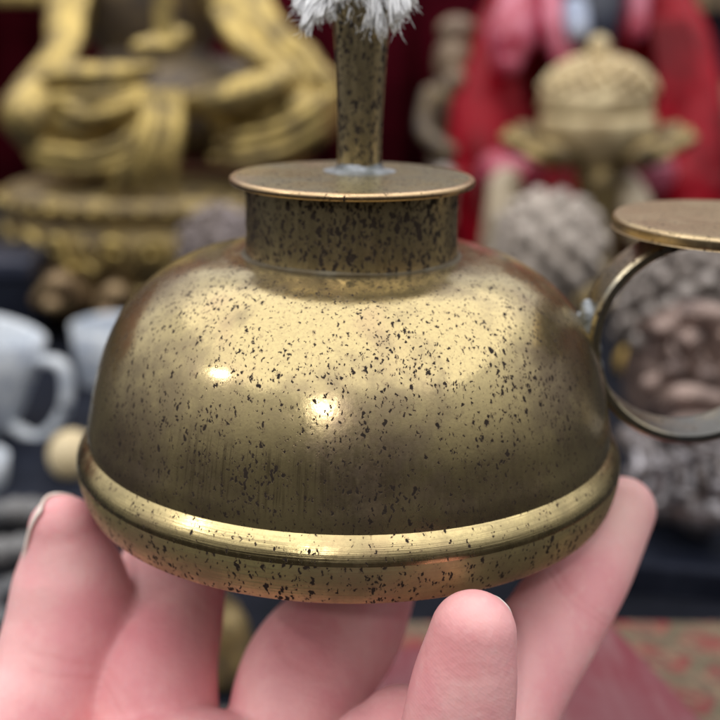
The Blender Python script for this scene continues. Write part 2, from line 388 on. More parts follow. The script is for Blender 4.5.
# ================================================================== THE LAMP
lamp = thing('oil_lamp', 'round brass oil lamp with flat lid, tall spout and ring handle, held up by fingers', 'oil lamp')
def smooth_prof(pts, n):
    return [(v.x, v.y) for v in catmull([(a, b, 0) for a, b in pts], n)]
dome_p = [(4.34, .92)] + smooth_prof([(4.43, 1.02), (4.42, 1.25), (4.37, 1.5), (4.26, 2.0), (4.09, 2.5), (3.84, 3.0), (3.50, 3.4), (3.08, 3.72), (2.62, 3.93), (2.2, 4.02), (1.95, 4.03), (1.60, 4.0)], 66)
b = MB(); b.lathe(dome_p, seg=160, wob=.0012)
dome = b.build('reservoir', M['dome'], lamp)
rim_p = smooth_prof([(4.375, 1.13), (4.41, 1.07), (4.49, .985), (4.575, .86), (4.618, .74), (4.622, .63), (4.618, .54), (4.605, .44), (4.585, .34), (4.54, .18), (4.48, .05), (4.44, .015), (4.39, 0), (4.30, .0), (4.25, .05)], 84)
b = MB(); b.lathe(rim_p[:29], seg=180, wob=.0008); b.build('rim_bead', M['bead'], lamp)
b = MB(); b.lathe(rim_p[28:], seg=180, wob=.0008)
band = b.build('base_band', M['band'], lamp)
b = MB(); b.lathe([(4.26, .055), (4.2, .12), (2.0, .16), (.02, .17)], seg=96, cap1=True); b.build('base_plate', M['lid'], lamp)
b = MB(); b.lathe([(1.755, 3.95), (1.745, 4.1), (1.735, 4.5), (1.735, 5.0), (1.74, 5.2)], seg=96, wob=.002); collar = b.build('collar', M['collar'], lamp)
b = MB(); b.lathe(smooth_prof([(1.83, 4.02), (1.80, 4.03), (1.77, 4.042), (1.752, 4.06), (1.738, 4.09)], 12), seg=120, wob=.006); b.build('solder_seam', M['seam'], lamp)
# lid and spout
lid = bpy.data.objects.new('lid', None)
def tilt_build(mb, name, mat, parent): return mb.build(name, mat, parent)
b = MB(); b.lathe([(.02, 5.315), (1.0, 5.31), (1.80, 5.30), (1.90, 5.295)], seg=120, wob=.002); lidm = b.build('lid', M['lid'], lamp)
bpy.data.objects.remove(lid)
b = MB(); b.lathe(smooth_prof([(1.89, 5.297), (1.96, 5.29), (1.99, 5.25), (1.985, 5.20), (1.95, 5.175), (1.80, 5.18), (1.2, 5.19)], 20), seg=120, wob=.002); b.build('lid_rim', M['lid_edge'], lidm)
SP = Vector((.11, .42, 0))
sp_p = [(.375, 5.33), (.365, 5.5), (.37, 5.9), (.385, 6.4), (.41, 6.9), (.445, 7.5), (.485, 8.0), (.50, 8.08), (.47, 8.1), (.44, 8.05), (.42, 7.6)]
b = MB(); b.lathe(smooth_prof(sp_p[:7], 30) + sp_p[7:], c=SP, seg=64, wob=.006); spout = b.build('spout', M['spout'], lidm)
b = MB(); b.lathe(smooth_prof([(.60, 5.314), (.51, 5.325), (.43, 5.35), (.39, 5.40), (.366, 5.46)], 12), c=SP, seg=64, wob=.03); b.build('solder_seam', M['solder'], spout)
# ring handle: a bent strap
RC = Vector((5.76, 0, 2.66)); RO = 1.80; RT = .19; RW = .44
b = MB(); rows = []
for k in range(120):
    a = 2 * PI * k / 120
    d = Vector((math.cos(a), 0, math.sin(a)))
    sec = [(RO - RT, -RW + .03), (RO - RT + .03, -RW), (RO - .05, -RW), (RO, -RW + .05), (RO, RW - .05), (RO - .05, RW), (RO - RT + .03, RW), (RO - RT, RW - .03)]
    rows.append([RC + d * r + Vector((0, y, 0)) for r, y in sec])
rows.append(rows[0][:])
n = len(rows[0]); uvs = ([2 * PI * RO * i / 120 for i in range(121)], 1.2)
b.grid(rows, True, False, False, uvs)
bmesh.ops.remove_doubles(b.bm, verts=b.bm.verts, dist=1e-4)
ring = b.build('ring_handle', M['ring'], lamp); ring.data.set_sharp_from_angle(angle=R(28))
b = MB()
for (dx, dy, dz, r) in ((0, -.18, .35, .17), (.02, -.22, .08, .2), (-.03, -.1, .5, .13), (.04, -.25, -.2, .2), (.10, -.25, -.5, .19), (-.02, .1, .1, .25), (.2, -.22, -.75, .15), (.05, -.28, .2, .12)):
    b.ell((RC.x - RO + .03 + dx, dy, RC.z + dz), r, r * .8, r * 1.25)
b.build('solder_seam', M['solder'], ring, voxel=.035, smooth=3)
PCx, PCz = 6.30, 4.52
b = MB(); b.lathe(smooth_prof([(.02, .165), (.8, .165), (1.82, .16), (1.93, .148), (1.965, .11)], 20) + smooth_prof([(1.97, .085), (1.965, -.01), (1.95, -.045), (1.92, -.06), (1.2, -.06), (.02, -.06)], 20), c=(PCx, .05, PCz), seg=120, cap0=True, cap1=True)
b.build('thumb_plate', M['plate'], lamp)
lamp.rotation_euler = (0, .014, 0)

# wick
wick = MB(); wb = Vector((.12, .42, 8.13))
rnd = random.Random(4)
ya = []
for k in range(20):
    a = 2 * PI * k / 20 + rnd.uniform(-.16, .16)
    ya.append((a, rnd.uniform(.4, .7), rnd.uniform(.05, .55)))
ya += [(-2.62, .98, .78), (-2.75, .92, .55), (-2.5, .8, .6), (-2.9, 1.05, .35), (-.62, .85, .72), (-.85, .66, .85), (-.45, .98, .45), (-.3, 1.05, .25), (-1.1, .48, .78), (-1.72, .36, .6), (-1.5, .3, .3), (-.7, .95, .55), (-1.0, .6, .6)]
ya = [(a_, l_, d_ * .78) for a_, l_, d_ in ya]
for k in range(14):
    ya.append((rnd.uniform(0, 2 * PI), rnd.uniform(.1, .6), rnd.uniform(-.7, -.2)))
for a, ln, drop in [(a_, l_ * .86, d_) for a_, l_, d_ in ya]:
    o = Vector((math.cos(a), math.sin(a), 0)); sd = Vector((-o.y, o.x, 0)); up = rnd.uniform(.18, .4)
    base = [wb + o * .12 + Vector((0, 0, -.15)), wb + o * (.4 * ln + .12) + Vector((0, 0, up * max(.3, 1 - drop))), wb + o * (.8 * ln + .1) + Vector((0, 0, up * .35 - drop * .45)), wb + o * (.95 * ln + .1) + Vector((0, 0, -drop))]
    cp = catmull(base, 12); n1 = Vector((0, 0, 1))
    for q in range(18):
        ph = rnd.uniform(0, 2 * PI); rr = .095 * math.sqrt(rnd.random()); jj = Vector((rnd.uniform(0, 9), rnd.uniform(0, 9), rnd.uniform(0, 9))); ext = rnd.uniform(.86, 1.06); tw = rnd.uniform(1.2, 2.2)
        pts = []
        for i in range(13):
            u = i / 12; f = rr * (.6 + .5 * u + .9 * max(0, u - .75))
            p = cp[i] + (cp[i] - cp[i - 1] if i == 12 else Vector()) * (ext - 1) * 4
            p = p + mnoise.noise_vector(p * 3.5 + jj) * .055 * (.3 + u)
            pts.append(p + sd * f * math.cos(ph + tw * u * 2) + (o * .6 + n1 * .8) * f * math.sin(ph + tw * u * 2))
        wick.tube(pts, [.026] * 10 + [.024, .02, .008], seg=5, n=16, caps=False)
    for q in range(46):
        i = rnd.randint(3, 12); d = Vector((rnd.gauss(0, 1), rnd.gauss(0, 1), rnd.gauss(0, 1))).normalized(); p = cp[i] + d * .06
        e_ = p + d * rnd.uniform(.05, .16) + (cp[i] - cp[i - 1]) * rnd.uniform(.3, 1.5)
        wick.tube([p, (p + e_) / 2 + Vector((rnd.gauss(0, .02), rnd.gauss(0, .02), rnd.gauss(0, .02))), e_], [.0045, .004, .002], seg=3, n=4, caps=False)
w = wick.build('cotton_wick', M['cotton'], None, origin=wb)
tag(w, 'frayed white cotton wick spilling over the top of the tall spout', 'wick')

# ================================================================== THE HAND
hand = MB()
def W(px, py, Y): return at(px, py, Y)
# thumb
hand.tube([W(64, 530, -.75), W(70, 575, -.85), W(70, 635, -1.2), W(50, 700, -1.9), W(8, 785, -3.0), Vector((-4.4, -5.0, -6.4)), Vector((-2.6, -7.0, -10.2))],
          [.62, .98, 1.16, 1.15, 1.22, 1.5, 1.7], seg=28, flat=.9, ref=(0, 1, 0), n=60)
# index
hand.tube([Vector((-3.0, 3.6, -.15)), Vector((-3.15, 2.7, -.95)), W(168, 598, .3), W(156, 690, -1.7), Vector((-3.0, -3.0, -5.2)), Vector((-1.8, -7, -10.2))],
          [.60, .78, 1.06, 1.06, 1.15, 1.5], seg=28, n=60)
# middle
hand.tube([Vector((1.1, 4.3, -.15)), Vector((1.0, 3.2, -.95)), W(350, 612, .2), W(300, 695, -1.6), Vector((-.9, -3.4, -5.6)), Vector((-.9, -7, -10.2))],
          [.60, .80, 1.10, 1.16, 1.2, 1.5], seg=28, n=60)
# ring finger, bent up in front
hand.tube([W(473, 633, -4.88), W(464, 685, -4.93), W(450, 765, -5.0), W(420, 840, -5.0), Vector((.75, -5.0, -6.0)), Vector((-.2, -7, -10.2))],
          [.60, .735, .82, .88, 1.1, 1.45], seg=28, n=56, ref=(0, 1, 0), flat=.92)
hand.tube([W(402, 735, -3.6), W(366, 790, -3.9), Vector((.2, -4.6, -6.2))], [.76, .9, 1.0], seg=24)
# little finger, long at the right
hand.tube([W(622, 510, .35), W(588, 568, -.4), W(552, 625, -1.4), W(505, 700, -2.6), W(470, 790, -3.8), Vector((1.9, -5.0, -6.4)), Vector((.4, -7, -10.2))],
          [.62, .79, .85, .92, 1.0, 1.15, 1.4], seg=28, n=64, ref=(0, 1, 0))
# palm and wrist
hand.tube([W(130, 800, -3.4), W(190, 790, -3.1), W(260, 800, -3.0)], [1.2, 1.3, 1.2], seg=24)
hand.tube([Vector((-1.0, -2.6, -6.2)), Vector((-1.1, -4.2, -8.0)), Vector((-.9, -6.2, -10.6)), Vector((-.8, -8.0, -13.5)), Vector((-.8, -11, -20))], [2.9, 3.4, 3.0, 2.7, 2.9], seg=32, n=50, flat=.5)
person = hand.build('person', M['skin'], None, voxel=.055, smooth=16, origin=(-1, -10, -6.5))
tag(person, 'bare hand holding the brass lamp from below with thumb and four spread fingers', 'person')
def nail(c, along, normal, ln, wd, parent, curv=.5):
    along = along.normalized(); normal = (normal - along * normal.dot(along)).normalized(); side = along.cross(normal)
    b = MB(); rows = []
    for th in (0, -.05):
        for i in range(13):
            pass
    top = []; 
    def pt(u, v, off):
        x = v * wd / 2; 
        y = u * ln / 2
        wv = (1 - .25 * max(0, u) ** 4)
        return c + along * y * (1 - .12 * v * v) + side * x * wv + normal * (off - curv * x * x - .10 * u * u * ln * .5)
    for i in range(15):
        u = -1 + 2 * i / 14
        loop = [pt(u, -1 + 2 * j / 12, .03) for j in range(13)] + [pt(u, 1 - 2 * j / 12, -.04) for j in range(13)]
        rows.append(loop)
    b.grid(rows, True, True, True)
    return b.build('nail', M['nail'], parent)
nail(W(40, 530, -.55), W(60, 490, -.75) - W(45, 570, -.75), Vector((-1, .45, .25)), 1.45, 1.15, person)
nail(W(497, 614, -4.50), W(492, 590, -4.85) - W(512, 680, -4.85), Vector((.8, .9, .3)), .62, .58, person)

# ================================================================== SURFACE AND BACKDROP
TZ = -11.0
b = MB(); b.box((0, 59, TZ - 1.25), (340, 122, 2.5), bev=.3); tb = b.build('table', M['tablecloth'], None, origin=(0, 45, TZ - 2.5)); tb['kind'] = 'structure'
b = MB(); rows = []
for i in range(2):
    z = (-10.9, 45)[i]
    rows.append([Vector((x * .5 - 85, 108 + 1.1 * math.sin(x * .5 * .55) + .5 * math.sin(x * .5 * 1.3 + 1), z)) for x in range(-170, 511)] + [Vector((170 - x * .5, 110.5, z)) for x in range(681)])
b.grid(rows, True, True, True); cu = b.build('curtain', M['maroon'], None, origin=(0, 108, -10.9)); tag(cu, 'dark maroon curtain hanging behind all the statues', 'curtain')

# ------------------------------------------------------------------ sculpting in photo pixels at a real depth
class SC:
    def __init__(s, Y): s.Y = Y; s.b = MB()
    def ell(s, px, py, rx, ry, rd=None, dy=0, rot=0):
        k = cmpx(py, s.Y + dy); rd = rd or (rx + ry) / 2
        s.b.ell(at(px, py, s.Y + dy), rx * k, rd * k, ry * k, Matrix.Rotation(R(rot), 3, 'Y')); return s
    def tube(s, pts, rad, flat=1.0):
        P = [at(p[0], p[1], s.Y + (p[2] if len(p) > 2 else 0)) for p in pts]
        k = cmpx(pts[0][1], s.Y)
        s.b.tube(P, [r * k for r in rad] if len(rad) == len(P) else [rad[0] * k] * len(P), seg=14, n=8 * len(P), flat=flat, ref=(0, 1, 0)); return s
    def lathe(s, px, prof, dy=0, sy=1.0, seg=64, zmin=None):
        Y = s.Y + dy; k = cmpx(prof[0][0], Y)
        pr = [(max(r * k, .01), at(px, y, Y).z) for y, r in prof]
        c = at(px, prof[0][0], Y); s.b.lathe(pr, c=(c.x, Y, 0), seg=seg, sy=sy, cap0=True, cap1=True); return s
    def build(s, *a, **k): return s.b.build(*a, **k)

# ------------------------------------------------------------------ gilt seated statue on its throne
Y = 54
st = thing('seated_statue', 'large gilt statue seated cross-legged in flowing robes on a carved throne', 'statue', (at(165, 300, Y).x, Y, TZ))
q = SC(Y)
q.ell(150, -20, 82, 95, 55, 5).ell(170, 105, 128, 52, 60, 3).ell(150, -160, 45, 55, 50, 4).tube([(150, -80, 4), (150, -130, 4)], [26, 24]).ell(150, -215, 20, 16, 20, 4)
q.build('figure', M['bronze'], st, voxel=.25, smooth=3)
q = SC(Y)
q.ell(80, 118, 70, 50, 60, -2.2).ell(36, 116, 34, 36, 42, -4.4).ell(270, 116, 60, 48, 56, -2.2).ell(300, 118, 36, 36, 42, -3.6)
def F(pts, r0): q.tube(pts, [r0 * .7] + [r0] * (len(pts) - 2) + [r0 * .6])
for i in range(3):                                   # folds sweeping round the left knee
    F([(18 + i * 3, 128 + i * 9, -5.0), (48, 148 + i * 9, -6.0), (95, 150 + i * 10, -6.4), (130, 136 + i * 14, -6.4), (154 - i * 3, 104 + i * 22, -6.0)], 6.5)
F([(62, 104, -6.0), (90, 116, -6.8), (128, 106, -6.6), (146, 92, -6.2)], 7)
for i in range(3):                                   # and round the right one
    F([(222 - i * 5, 132 + i * 14, -5.2), (248, 136 + i * 12, -6.2), (282, 126 + i * 13, -6.3), (314, 106 + i * 13, -5.6), (330 - i * 2, 92 + i * 12, -4.4)], 7)
F([(40, 82, -4.4), (70, 76, -5.6), (110, 76, -6.0), (150, 70, -5.6)], 12); F([(46, 98, -5.6), (95, 98, -6.4), (148, 88, -6.0)], 7)
F([(190, 106, -5.4), (225, 100, -6.4), (258, 90, -6.4), (290, 74, -5)], 17)
for i in range(4):                                   # hanging middle drape
    F([(150 + i * 9.5, 92, -6.6), (143 + i * 12, 130, -7.4), (126 + i * 16, 168, -7.6), (108 + i * 21, 198, -7.2)], 6.4 - .4 * i)
q.tube([(72, -40, 3), (68, 20, 0), (60, 55, -1.5), (30, 92, -2.5), (22, 112, -3)], [26, 22, 18, 17, 16]).tube([(225, -45, 3), (240, 5, 0), (270, 45, -1.5), (312, 82, -2.5), (324, 118, -3)], [32, 32, 28, 25, 18])
for i in range(4):
    F([(60 + i * 9, -20, 1.0), (58 + i * 8, 25, -1.6), (44 + i * 9, 62, -3.2), (24 + i * 6, 96, -4.2)], 4.2)
    F([(216 + i * 13, -30, 1), (228 + i * 14, 10, -2), (254 + i * 15, 46, -3.4), (296 + i * 11, 80, -4.2)], 4.6)
F([(215, 15, -3), (250, 52, -4.4), (290, 74, -4.6)], 10); q.ell(252, 30, 42, 26, 30, -1, 40)
for f_ in q.b.bm.verts:
    w_ = f_.co; nn = mnoise.noise(w_ * .5) * .16 + mnoise.noise(w_ * 1.4) * .06
    f_.co = w_ + Vector((nn, nn * .5, nn))
q.build('robe', M['gilt'], st, voxel=.11, smooth=4)
q = SC(Y); q.ell(157, 47, 27, 11, 18, -8).tube([(163, -10, -8), (166, 38, -8)], [9, 11]).ell(180, 40, 9, 14, 10, -8, 30)
q.build('hands', M['gilt'], st, voxel=.16, smooth=2)
q = SC(Y); q.lathe(165, [(176, 120), (181, 150), (184, 157), (192, 161), (198, 160), (202, 154), (206, 148), (212, 147), (220, 152), (236, 156), (250, 150), (262, 136), (268, 130), (270, 134), (277, 134), (281, 126), (284, 110), (300, 104)], sy=.72, seg=96)
th = q.build('throne', M['throne'], st)
k0 = cmpx(230, Y); c0 = at(165, 235, Y); b = MB()
for i in range(20):
    a = 2 * PI * (i + .3) / 20; ca, sa = math.cos(a), math.sin(a)
    e_ = Vector((-sa, .72 * ca, 0)).normalized(); cc_ = Vector((c0.x + 154 * k0 * ca, Y + .72 * 154 * k0 * sa, c0.z)); up = Vector((0, 0, 1))
    sg = 1 if i % 2 else -1
    b.tube([cc_ - e_ * 1.4 * sg + up * -.6, cc_ - e_ * 1.0 * sg + up * .7, cc_ - e_ * .1 * sg + up * .9, cc_ + e_ * .2 * sg, cc_ + e_ * .7 * sg - up * .9, cc_ + e_ * 1.4 * sg - up * .5], [.22, .34, .4, .36, .32, .2], seg=10)
    b.ell(cc_ - e_ * .55 * sg + up * .1, .38, .34, .36, seg=12, rings=8); b.ell(cc_ + e_ * 1.2 * sg + up * .5, .3, .3, .3, seg=10, rings=6)
for i in range(44):
    a = 2 * PI * i / 44; b.ell((c0.x + 158 * k0 * math.cos(a), Y + .72 * 158 * k0 * math.sin(a), at(165, 193, Y).z - .1), .42, .42, .36, seg=10, rings=6)
b.build('relief', M['gilt'], th)
q = SC(Y)
for (x, y, rx, ry) in ((60, 292, 34, 27), (116, 302, 22, 24)):
    q = SC(Y); q.ell(x, y, rx, ry, 30, -6).tube([(x - rx * .6, y + 8, -10), (x, y - 10, -11), (x + rx * .6, y + 6, -10)], [8, 9, 8]).ell(x - 8, y + 12, 10, 8, 9, -12).ell(x, y + 16, rx * .9, ry * .5, 28, -5)
    q.build('foot', M['brown_bronze'], st, voxel=.15, smooth=2)
q = SC(Y); q.lathe(165, [(296, 100), (310, 108), (322, 110), (333, 110)], sy=.72); q.build('plinth', M['brown_bronze'], st)

# worn studded ball beside the throne
def studded(name, label, cat, px, py, r, Y, mat, nst, srad, basey=None, sq=1.0):
    k = cmpx(py, Y); c = at(px, py, Y); t = thing(name, label, cat, (c.x, Y, TZ))
    b = MB(); b.ell(c, r * k, r * k, r * k * sq, seg=40, rings=24)
    g = PI * (3 - math.sqrt(5))
    for i in range(nst):
        z = 1 - 2 * (i + .5) / nst; rr = math.sqrt(1 - z * z); d = Vector((rr * math.cos(g * i), rr * math.sin(g * i), z * sq))
        d = (d + Vector((mnoise.noise(d * 9), mnoise.noise(d * 9 + Vector((5, 0, 0))), mnoise.noise(d * 9 + Vector((0, 7, 0))))) * .03).normalized(); sr_ = srad * (.85 + .2 * mnoise.noise(d * 6 + Vector((3, 3, 3))) + .1 * (i % 3))
        b.ell(c + d * r * k, sr_, sr_, sr_, seg=10, rings=6)
    b.build('ball', mat, t)
    zb = c.z - r * k * sq * .9
    if zb > TZ + .1:
        b = MB(); b.lathe([(r * k * .75, TZ + .02), (r * k * .8, TZ + .3), (r * k * .55, (TZ + zb) / 2), (r * k * .6, zb + .2)], c=(c.x, Y, 0), seg=40, cap0=True, cap1=True); b.build('stand', M['bronze'], t)
    return t
studded('studded_ball', 'pale carved ball covered in round studs in front of the red statue', 'ball', 549, 246, 50, 50, M['stone'], 64, .66)
studded('studded_ball', 'greyish studded ball beside the carved gilt throne, partly hidden behind the lamp', 'ball', 220, 246, 36, 43, M['lilac_bronze'], 56, .5)

# ------------------------------------------------------------------ red-robed statue
Y = 74
rs = thing('robed_statue', 'glossy red robed statue with pale cuffs sitting behind the lidded censer', 'statue', (at(590, 250, Y).x, Y, TZ))
q = SC(Y); q.ell(590, 70, 108, 130, 60, 2).ell(590, 200, 112, 72, 70, 0)
for i in range(5): q.tube([(500 + i * 8, 20, -5.5), (494 + i * 6, 90, -7), (500 + i * 9, 150, -8)], [5, 6, 5]).tube([(650 + i * 9, 20, -5), (662 + i * 9, 90, -7), (650 + i * 10, 150, -8)], [5, 6, 5]).tube([(480 + i * 10, 210, -8.5), (492 + i * 9, 280, -9.5)], [6, 6]).tube([(655 + i * 10, 210, -8.5), (645 + i * 10, 280, -9.5)], [6, 6])
q.tube([(530, -10, 0), (500, 50, -3), (482, 120, -6), (490, 175, -8), (530, 195, -9)], [30, 36, 34, 32, 26]).tube([(655, -10, 0), (680, 50, -3), (694, 120, -6), (690, 175, -8), (655, 190, -9)], [30, 32, 30, 30, 26])
q.tube([(480, 190, -8), (500, 260, -9), (510, 300, -8)], [34, 36, 38]).tube([(690, 190, -8), (672, 260, -9), (668, 300, -8)], [34, 36, 38]).ell(590, 290, 96, 40, 60, -2)
q.build('robe', M['red'], rs, voxel=.16, smooth=3)
for pp, rr_ in (([(520, -20, -5), (512, 35, -8), (508, 62, -9)], [16, 24, 14]), ([(548, -10, -6), (556, 30, -8), (566, 60, -9)], [12, 15, 12]), ([(498, 170, -12), (525, 178, -13)], [18, 17]), ([(612, 175, -14), (650, 172, -13)], [18, 22]), ([(640, -10, -6), (634, 30, -7)], [12, 12])):  # collar strip, plus shoulder and knee gloss highlights modelled as pink strips
    q = SC(Y); q.tube(pp, rr_); q.build('collar_and_highlight', M['pinkred'], rs, voxel=.2, smooth=4)
q = SC(Y); q.tube([(592, -30, -5), (594, 20, -8), (600, 50, -9)], [34, 26, 12]); q.build('beard', M['navy'], rs, voxel=.2)
q = SC(Y); q.tube([(575, 10, -10), (578, 30, -11)], [12, 11]); q.build('ornament', M['paleblue'], rs, voxel=.2)
q = SC(Y); q.tube([(506, 185, -14), (503, 215, -15), (495, 245, -15)], [15, 16, 13]); q.build('cuff', M['cream'], rs, voxel=.2)
q = SC(Y); q.tube([(625, 185, -15), (634, 205, -16), (640, 235, -16)], [13, 15, 12]); q.build('cuff', M['cream'], rs, voxel=.2)
q = SC(Y); q.ell(592, -85, 34, 44, 36, 0); q.build('head', M['cream'], rs)

# ------------------------------------------------------------------ lidded censer on a tall foot
Y = 58
cs = thing('censer', 'pale brass censer with domed lid and knob on a tall foot', 'censer', (at(598, 200, Y).x, Y, TZ))
q = SC(Y); q.lathe(598, [(112, 52), (115, 57), (122, 58), (134, 56), (146, 46), (156, 34), (166, 26)]); q.build('bowl', M['censer'], cs)
q = SC(Y); q.lathe(598, [(55, 6), (58, 18), (64, 31), (74, 44), (86, 52), (98, 56), (106, 58), (111, 54)])
k0 = cmpx(90, Y); c0 = at(598, 95, Y)
for i in range(90):
    a = i * 2.4; rr = 12 + 44 * math.sqrt(i / 90); zz = math.sqrt(max(0, 1 - (rr / 60) ** 2)) * 50
    q.b.ell((c0.x + rr * k0 * math.cos(a), Y + rr * k0 * math.sin(a), at(598, 108, Y).z + zz * k0), .36, .36, .34, seg=8, rings=5)
ld = q.build('lid', M['censer'], cs)
q = SC(Y); q.ell(599, 47, 11, 12); q.build('knob', M['censer'], ld)
for sg in (-1, 1):
    q = SC(Y); q.ell(598 + sg * 70, 148, 32, 9, 16, -1, sg * -22).ell(598 + sg * 82, 140, 16, 7, 10, -1, sg * -50).ell(598 + sg * 50, 158, 26, 9, 16, -2, sg * -12).ell(598 + sg * 62, 140, 26, 12, 14, 0, sg * -35).ell(598 + sg * 40, 152, 24, 14, 22, -2, sg * -20); q.build('leaf_handle', M['gilt_dull'], cs, voxel=.12, smooth=2)
zt = at(598, 166, Y).z; k0 = cmpx(200, Y)
b = MB(); b.lathe([(60 * k0, TZ + .01), (60 * k0, TZ + .5), (34 * k0, TZ + 1.2), (20 * k0, TZ + 2.5), (21 * k0, zt - 1.5), (28 * k0, zt + .05)], c=(at(598, 200, Y).x, Y, 0), seg=48, cap0=True, cap1=True)
b.build('foot', M['gilt_dull'], cs)

# ------------------------------------------------------------------ slim figurine between the statues
Y = 70
fg = thing('figurine', 'slim standing bronze figurine with pale head between the gilt and the red statue', 'figurine', (at(452, 200, Y).x, Y, TZ))
q = SC(Y); q.tube([(452, 100, 0), (450, 160, 0), (448, 250, 0), (448, 330, 0)], [26, 22, 30, 40]).ell(440, 195, 20, 34, 22, -3).tube([(430, 95, -1), (425, 130, -2), (446, 150, -4)], [10, 10, 9]).tube([(474, 95, -1), (476, 130, -2), (456, 152, -4)], [10, 10, 9])
q.build('body', M['bronze'], fg, voxel=.2)
q = SC(Y); q.ell(456, 62, 22, 30, 24).ell(456, 82, 13, 12, 12, -2).ell(457, 30, 20, 14, 20).ell(441, 55, 6, 10).ell(473, 55, 6, 10); q.build('head', M['tan'], fg, voxel=.15)
q = SC(Y); q.ell(445, 190, 16, 26, 16, -5).ell(440, 215, 18, 20, 15, -5); q.build('apron', M['stone'], fg, voxel=.2)

# ------------------------------------------------------------------ dark vase at the right
Y = 84
vs = thing('vase', 'tall dark bronze vase with bluish neck at the right edge', 'vase', (at(728, 200, Y).x, Y, TZ))
q = SC(Y); q.lathe(730, [(75, 20), (90, 34), (120, 46), (160, 48), (200, 40), (240, 28), (262, 30), (285, 38)]); q.build('body', M['bronze'], vs)
q = SC(Y); q.lathe(730, [(10, 40), (14, 34), (40, 24), (70, 20), (78, 22)]); q.build('neck', M['navy'], vs)
for sg in (-1, 1):
    q = SC(Y); q.tube([(730 + sg * 22, 50, -2), (730 + sg * 42, 62, -2), (730 + sg * 40, 95, -2)], [6, 7, 6]); q.build('handle', M['brown_bronze'], vs, voxel=.15)
# dark carved chest behind, left and right
Y = 92
ch = thing('cabinet', 'dark brown carved cabinet behind the red statue', 'cabinet', (at(600, 200, Y).x, Y, TZ))
x0 = at(560, 150, Y).x
b = MB(); b.box((x0 + 9, Y + 4, TZ + 12), (32, 7, 24), bev=.4); b.build('case', M['bronze'], ch)
b = MB(); b.box((x0 + 9, Y + 4, TZ + 24.6), (34, 8, 1.2), bev=.3); b.build('top', M['brown_bronze'], ch)
for i in range(3):
    b = MB(); b.box((x0 - 1.5 + i * 10.5, Y + .3, TZ + 12), (9, .6, 20), bev=.2); dd = b.build('door', M['brown_bronze'], ch)
    b = MB(); b.ell((x0 + 2 + i * 10.5, Y - .2, TZ + 12), .5, .4, .5); b.build('handle', M['gilt_dull'], dd)
# gilded rail top-left
Y = 96
p = at(-40, -2, Y); b = MB(); b.box((p.x, Y, p.z), (22, 2.0, 1.3), bev=.2)
rl = thing('gilded_frame', 'gilded picture frame on the maroon curtain, its lower bar at the top left corner', 'frame', (p.x, Y, p.z - .7))
b.build('frame_bar', M['gilt'], rl)
b = MB(); b.box((p.x, Y + .3, p.z + 8), (20, .8, 14.6)); b.build('panel', M['maroon'], rl)
for sg in (-1, 1):
    b = MB(); b.box((p.x + sg * 10.3, Y, p.z + 8), (1.3, 2.0, 14.6), bev=.2); b.build('frame_bar', M['gilt'], rl)
b = MB(); b.box((p.x, Y, p.z + 16), (22, 2.0, 1.3), bev=.2); b.build('frame_bar', M['gilt'], rl)

# ------------------------------------------------------------------ guardian lion seen through the ring
Y = 27
ln = thing('lion_figurine', 'pinkish bronze lion figurine with curled mane seen through the ring handle', 'figurine', (at(700, 500, Y).x, Y, TZ))
q = SC(Y); q.ell(708, 375, 84, 92, 80, 3).ell(700, 450, 70, 60, 70, 4).tube([(660, 440, -2), (652, 490, -4), (640, 508, -6)], [26, 24, 24]).tube([(735, 440, -2), (738, 490, -4), (736, 510, -6)], [28, 26, 26])
q.ell(690, 425, 40, 26, 35, -6).tube([(655, 415, -7), (680, 398, -9), (715, 402, -9)], [10, 12, 10]).tube([(650, 330, -4), (690, 315, -6), (735, 322, -6)], [12, 13, 12])
for (x, y, r) in ((662, 330, 14), (690, 342, 16), (722, 336, 15), (672, 372, 15), (704, 378, 17), (660, 352, 10), (690, 362, 12), (735, 365, 14), (650, 385, 11), (715, 350, 10)):
    q.ell(x, y, r, r, r, -6.2)
q.build('body', M['lion'], ln, voxel=.12, smooth=2)
q = SC(Y); kk = cmpx(290, Y); c = at(705, 320, Y + 4)
rnd = random.Random(9)
for i in range(110):
    g = PI * (3 - math.sqrt(5)); z = 1 - 1.25 * (i + .5) / 110; rr = math.sqrt(max(0, 1 - z * z)); d = Vector((rr * math.cos(g * i), rr * math.sin(g * i), z))
    if d.y < -.55 and d.z < .45: continue
    d = (d + Vector((rnd.gauss(0, .03), rnd.gauss(0, .03), rnd.gauss(0, .03)))).normalized(); s_ = rnd.uniform(11, 14) * kk
    q.b.ell(c + Vector((d.x * 92 * kk, d.y * 85 * kk, d.z * 82 * kk)), s_, s_, s_, seg=12, rings=8)
q.b.ell(c, 88 * kk, 80 * kk, 78 * kk)
q.build('mane', M['mane'], ln)
q = SC(Y); q.ell(690, 470, 62, 44, 40, -5).tube([(628, 440, -5), (665, 470, -7), (700, 520, -8)], [14, 20, 16]).tube([(640, 480, -7), (680, 505, -9), (740, 515, -9)], [16, 18, 16]).ell(668, 512, 15, 12, 14, -9).ell(705, 520, 16, 10, 14, -9)
for i in range(34): q.ell(635 + (i * 37) % 100, 446 + (i * 23) % 74, 5 + i % 4, 5 + i % 3, 6, -10.2 + (i % 5) * .25)
for i in range(5): q.tube([(632 + i * 22, 440, -8), (640 + i * 20, 470, -9.4), (630 + i * 24, 500, -9.6)], [4, 6, 4])
q.build('paws', M['stone_grey'], ln, voxel=.09, smooth=2)
pz = at(690, 525, Y - 6).z
b = MB(); b.box((at(700, 500, Y).x, Y + 1, (TZ + pz) / 2 + .02), (8.5, 10, max(.4, pz - TZ)), bev=.15); b.build('base', M['lacquer'], ln)

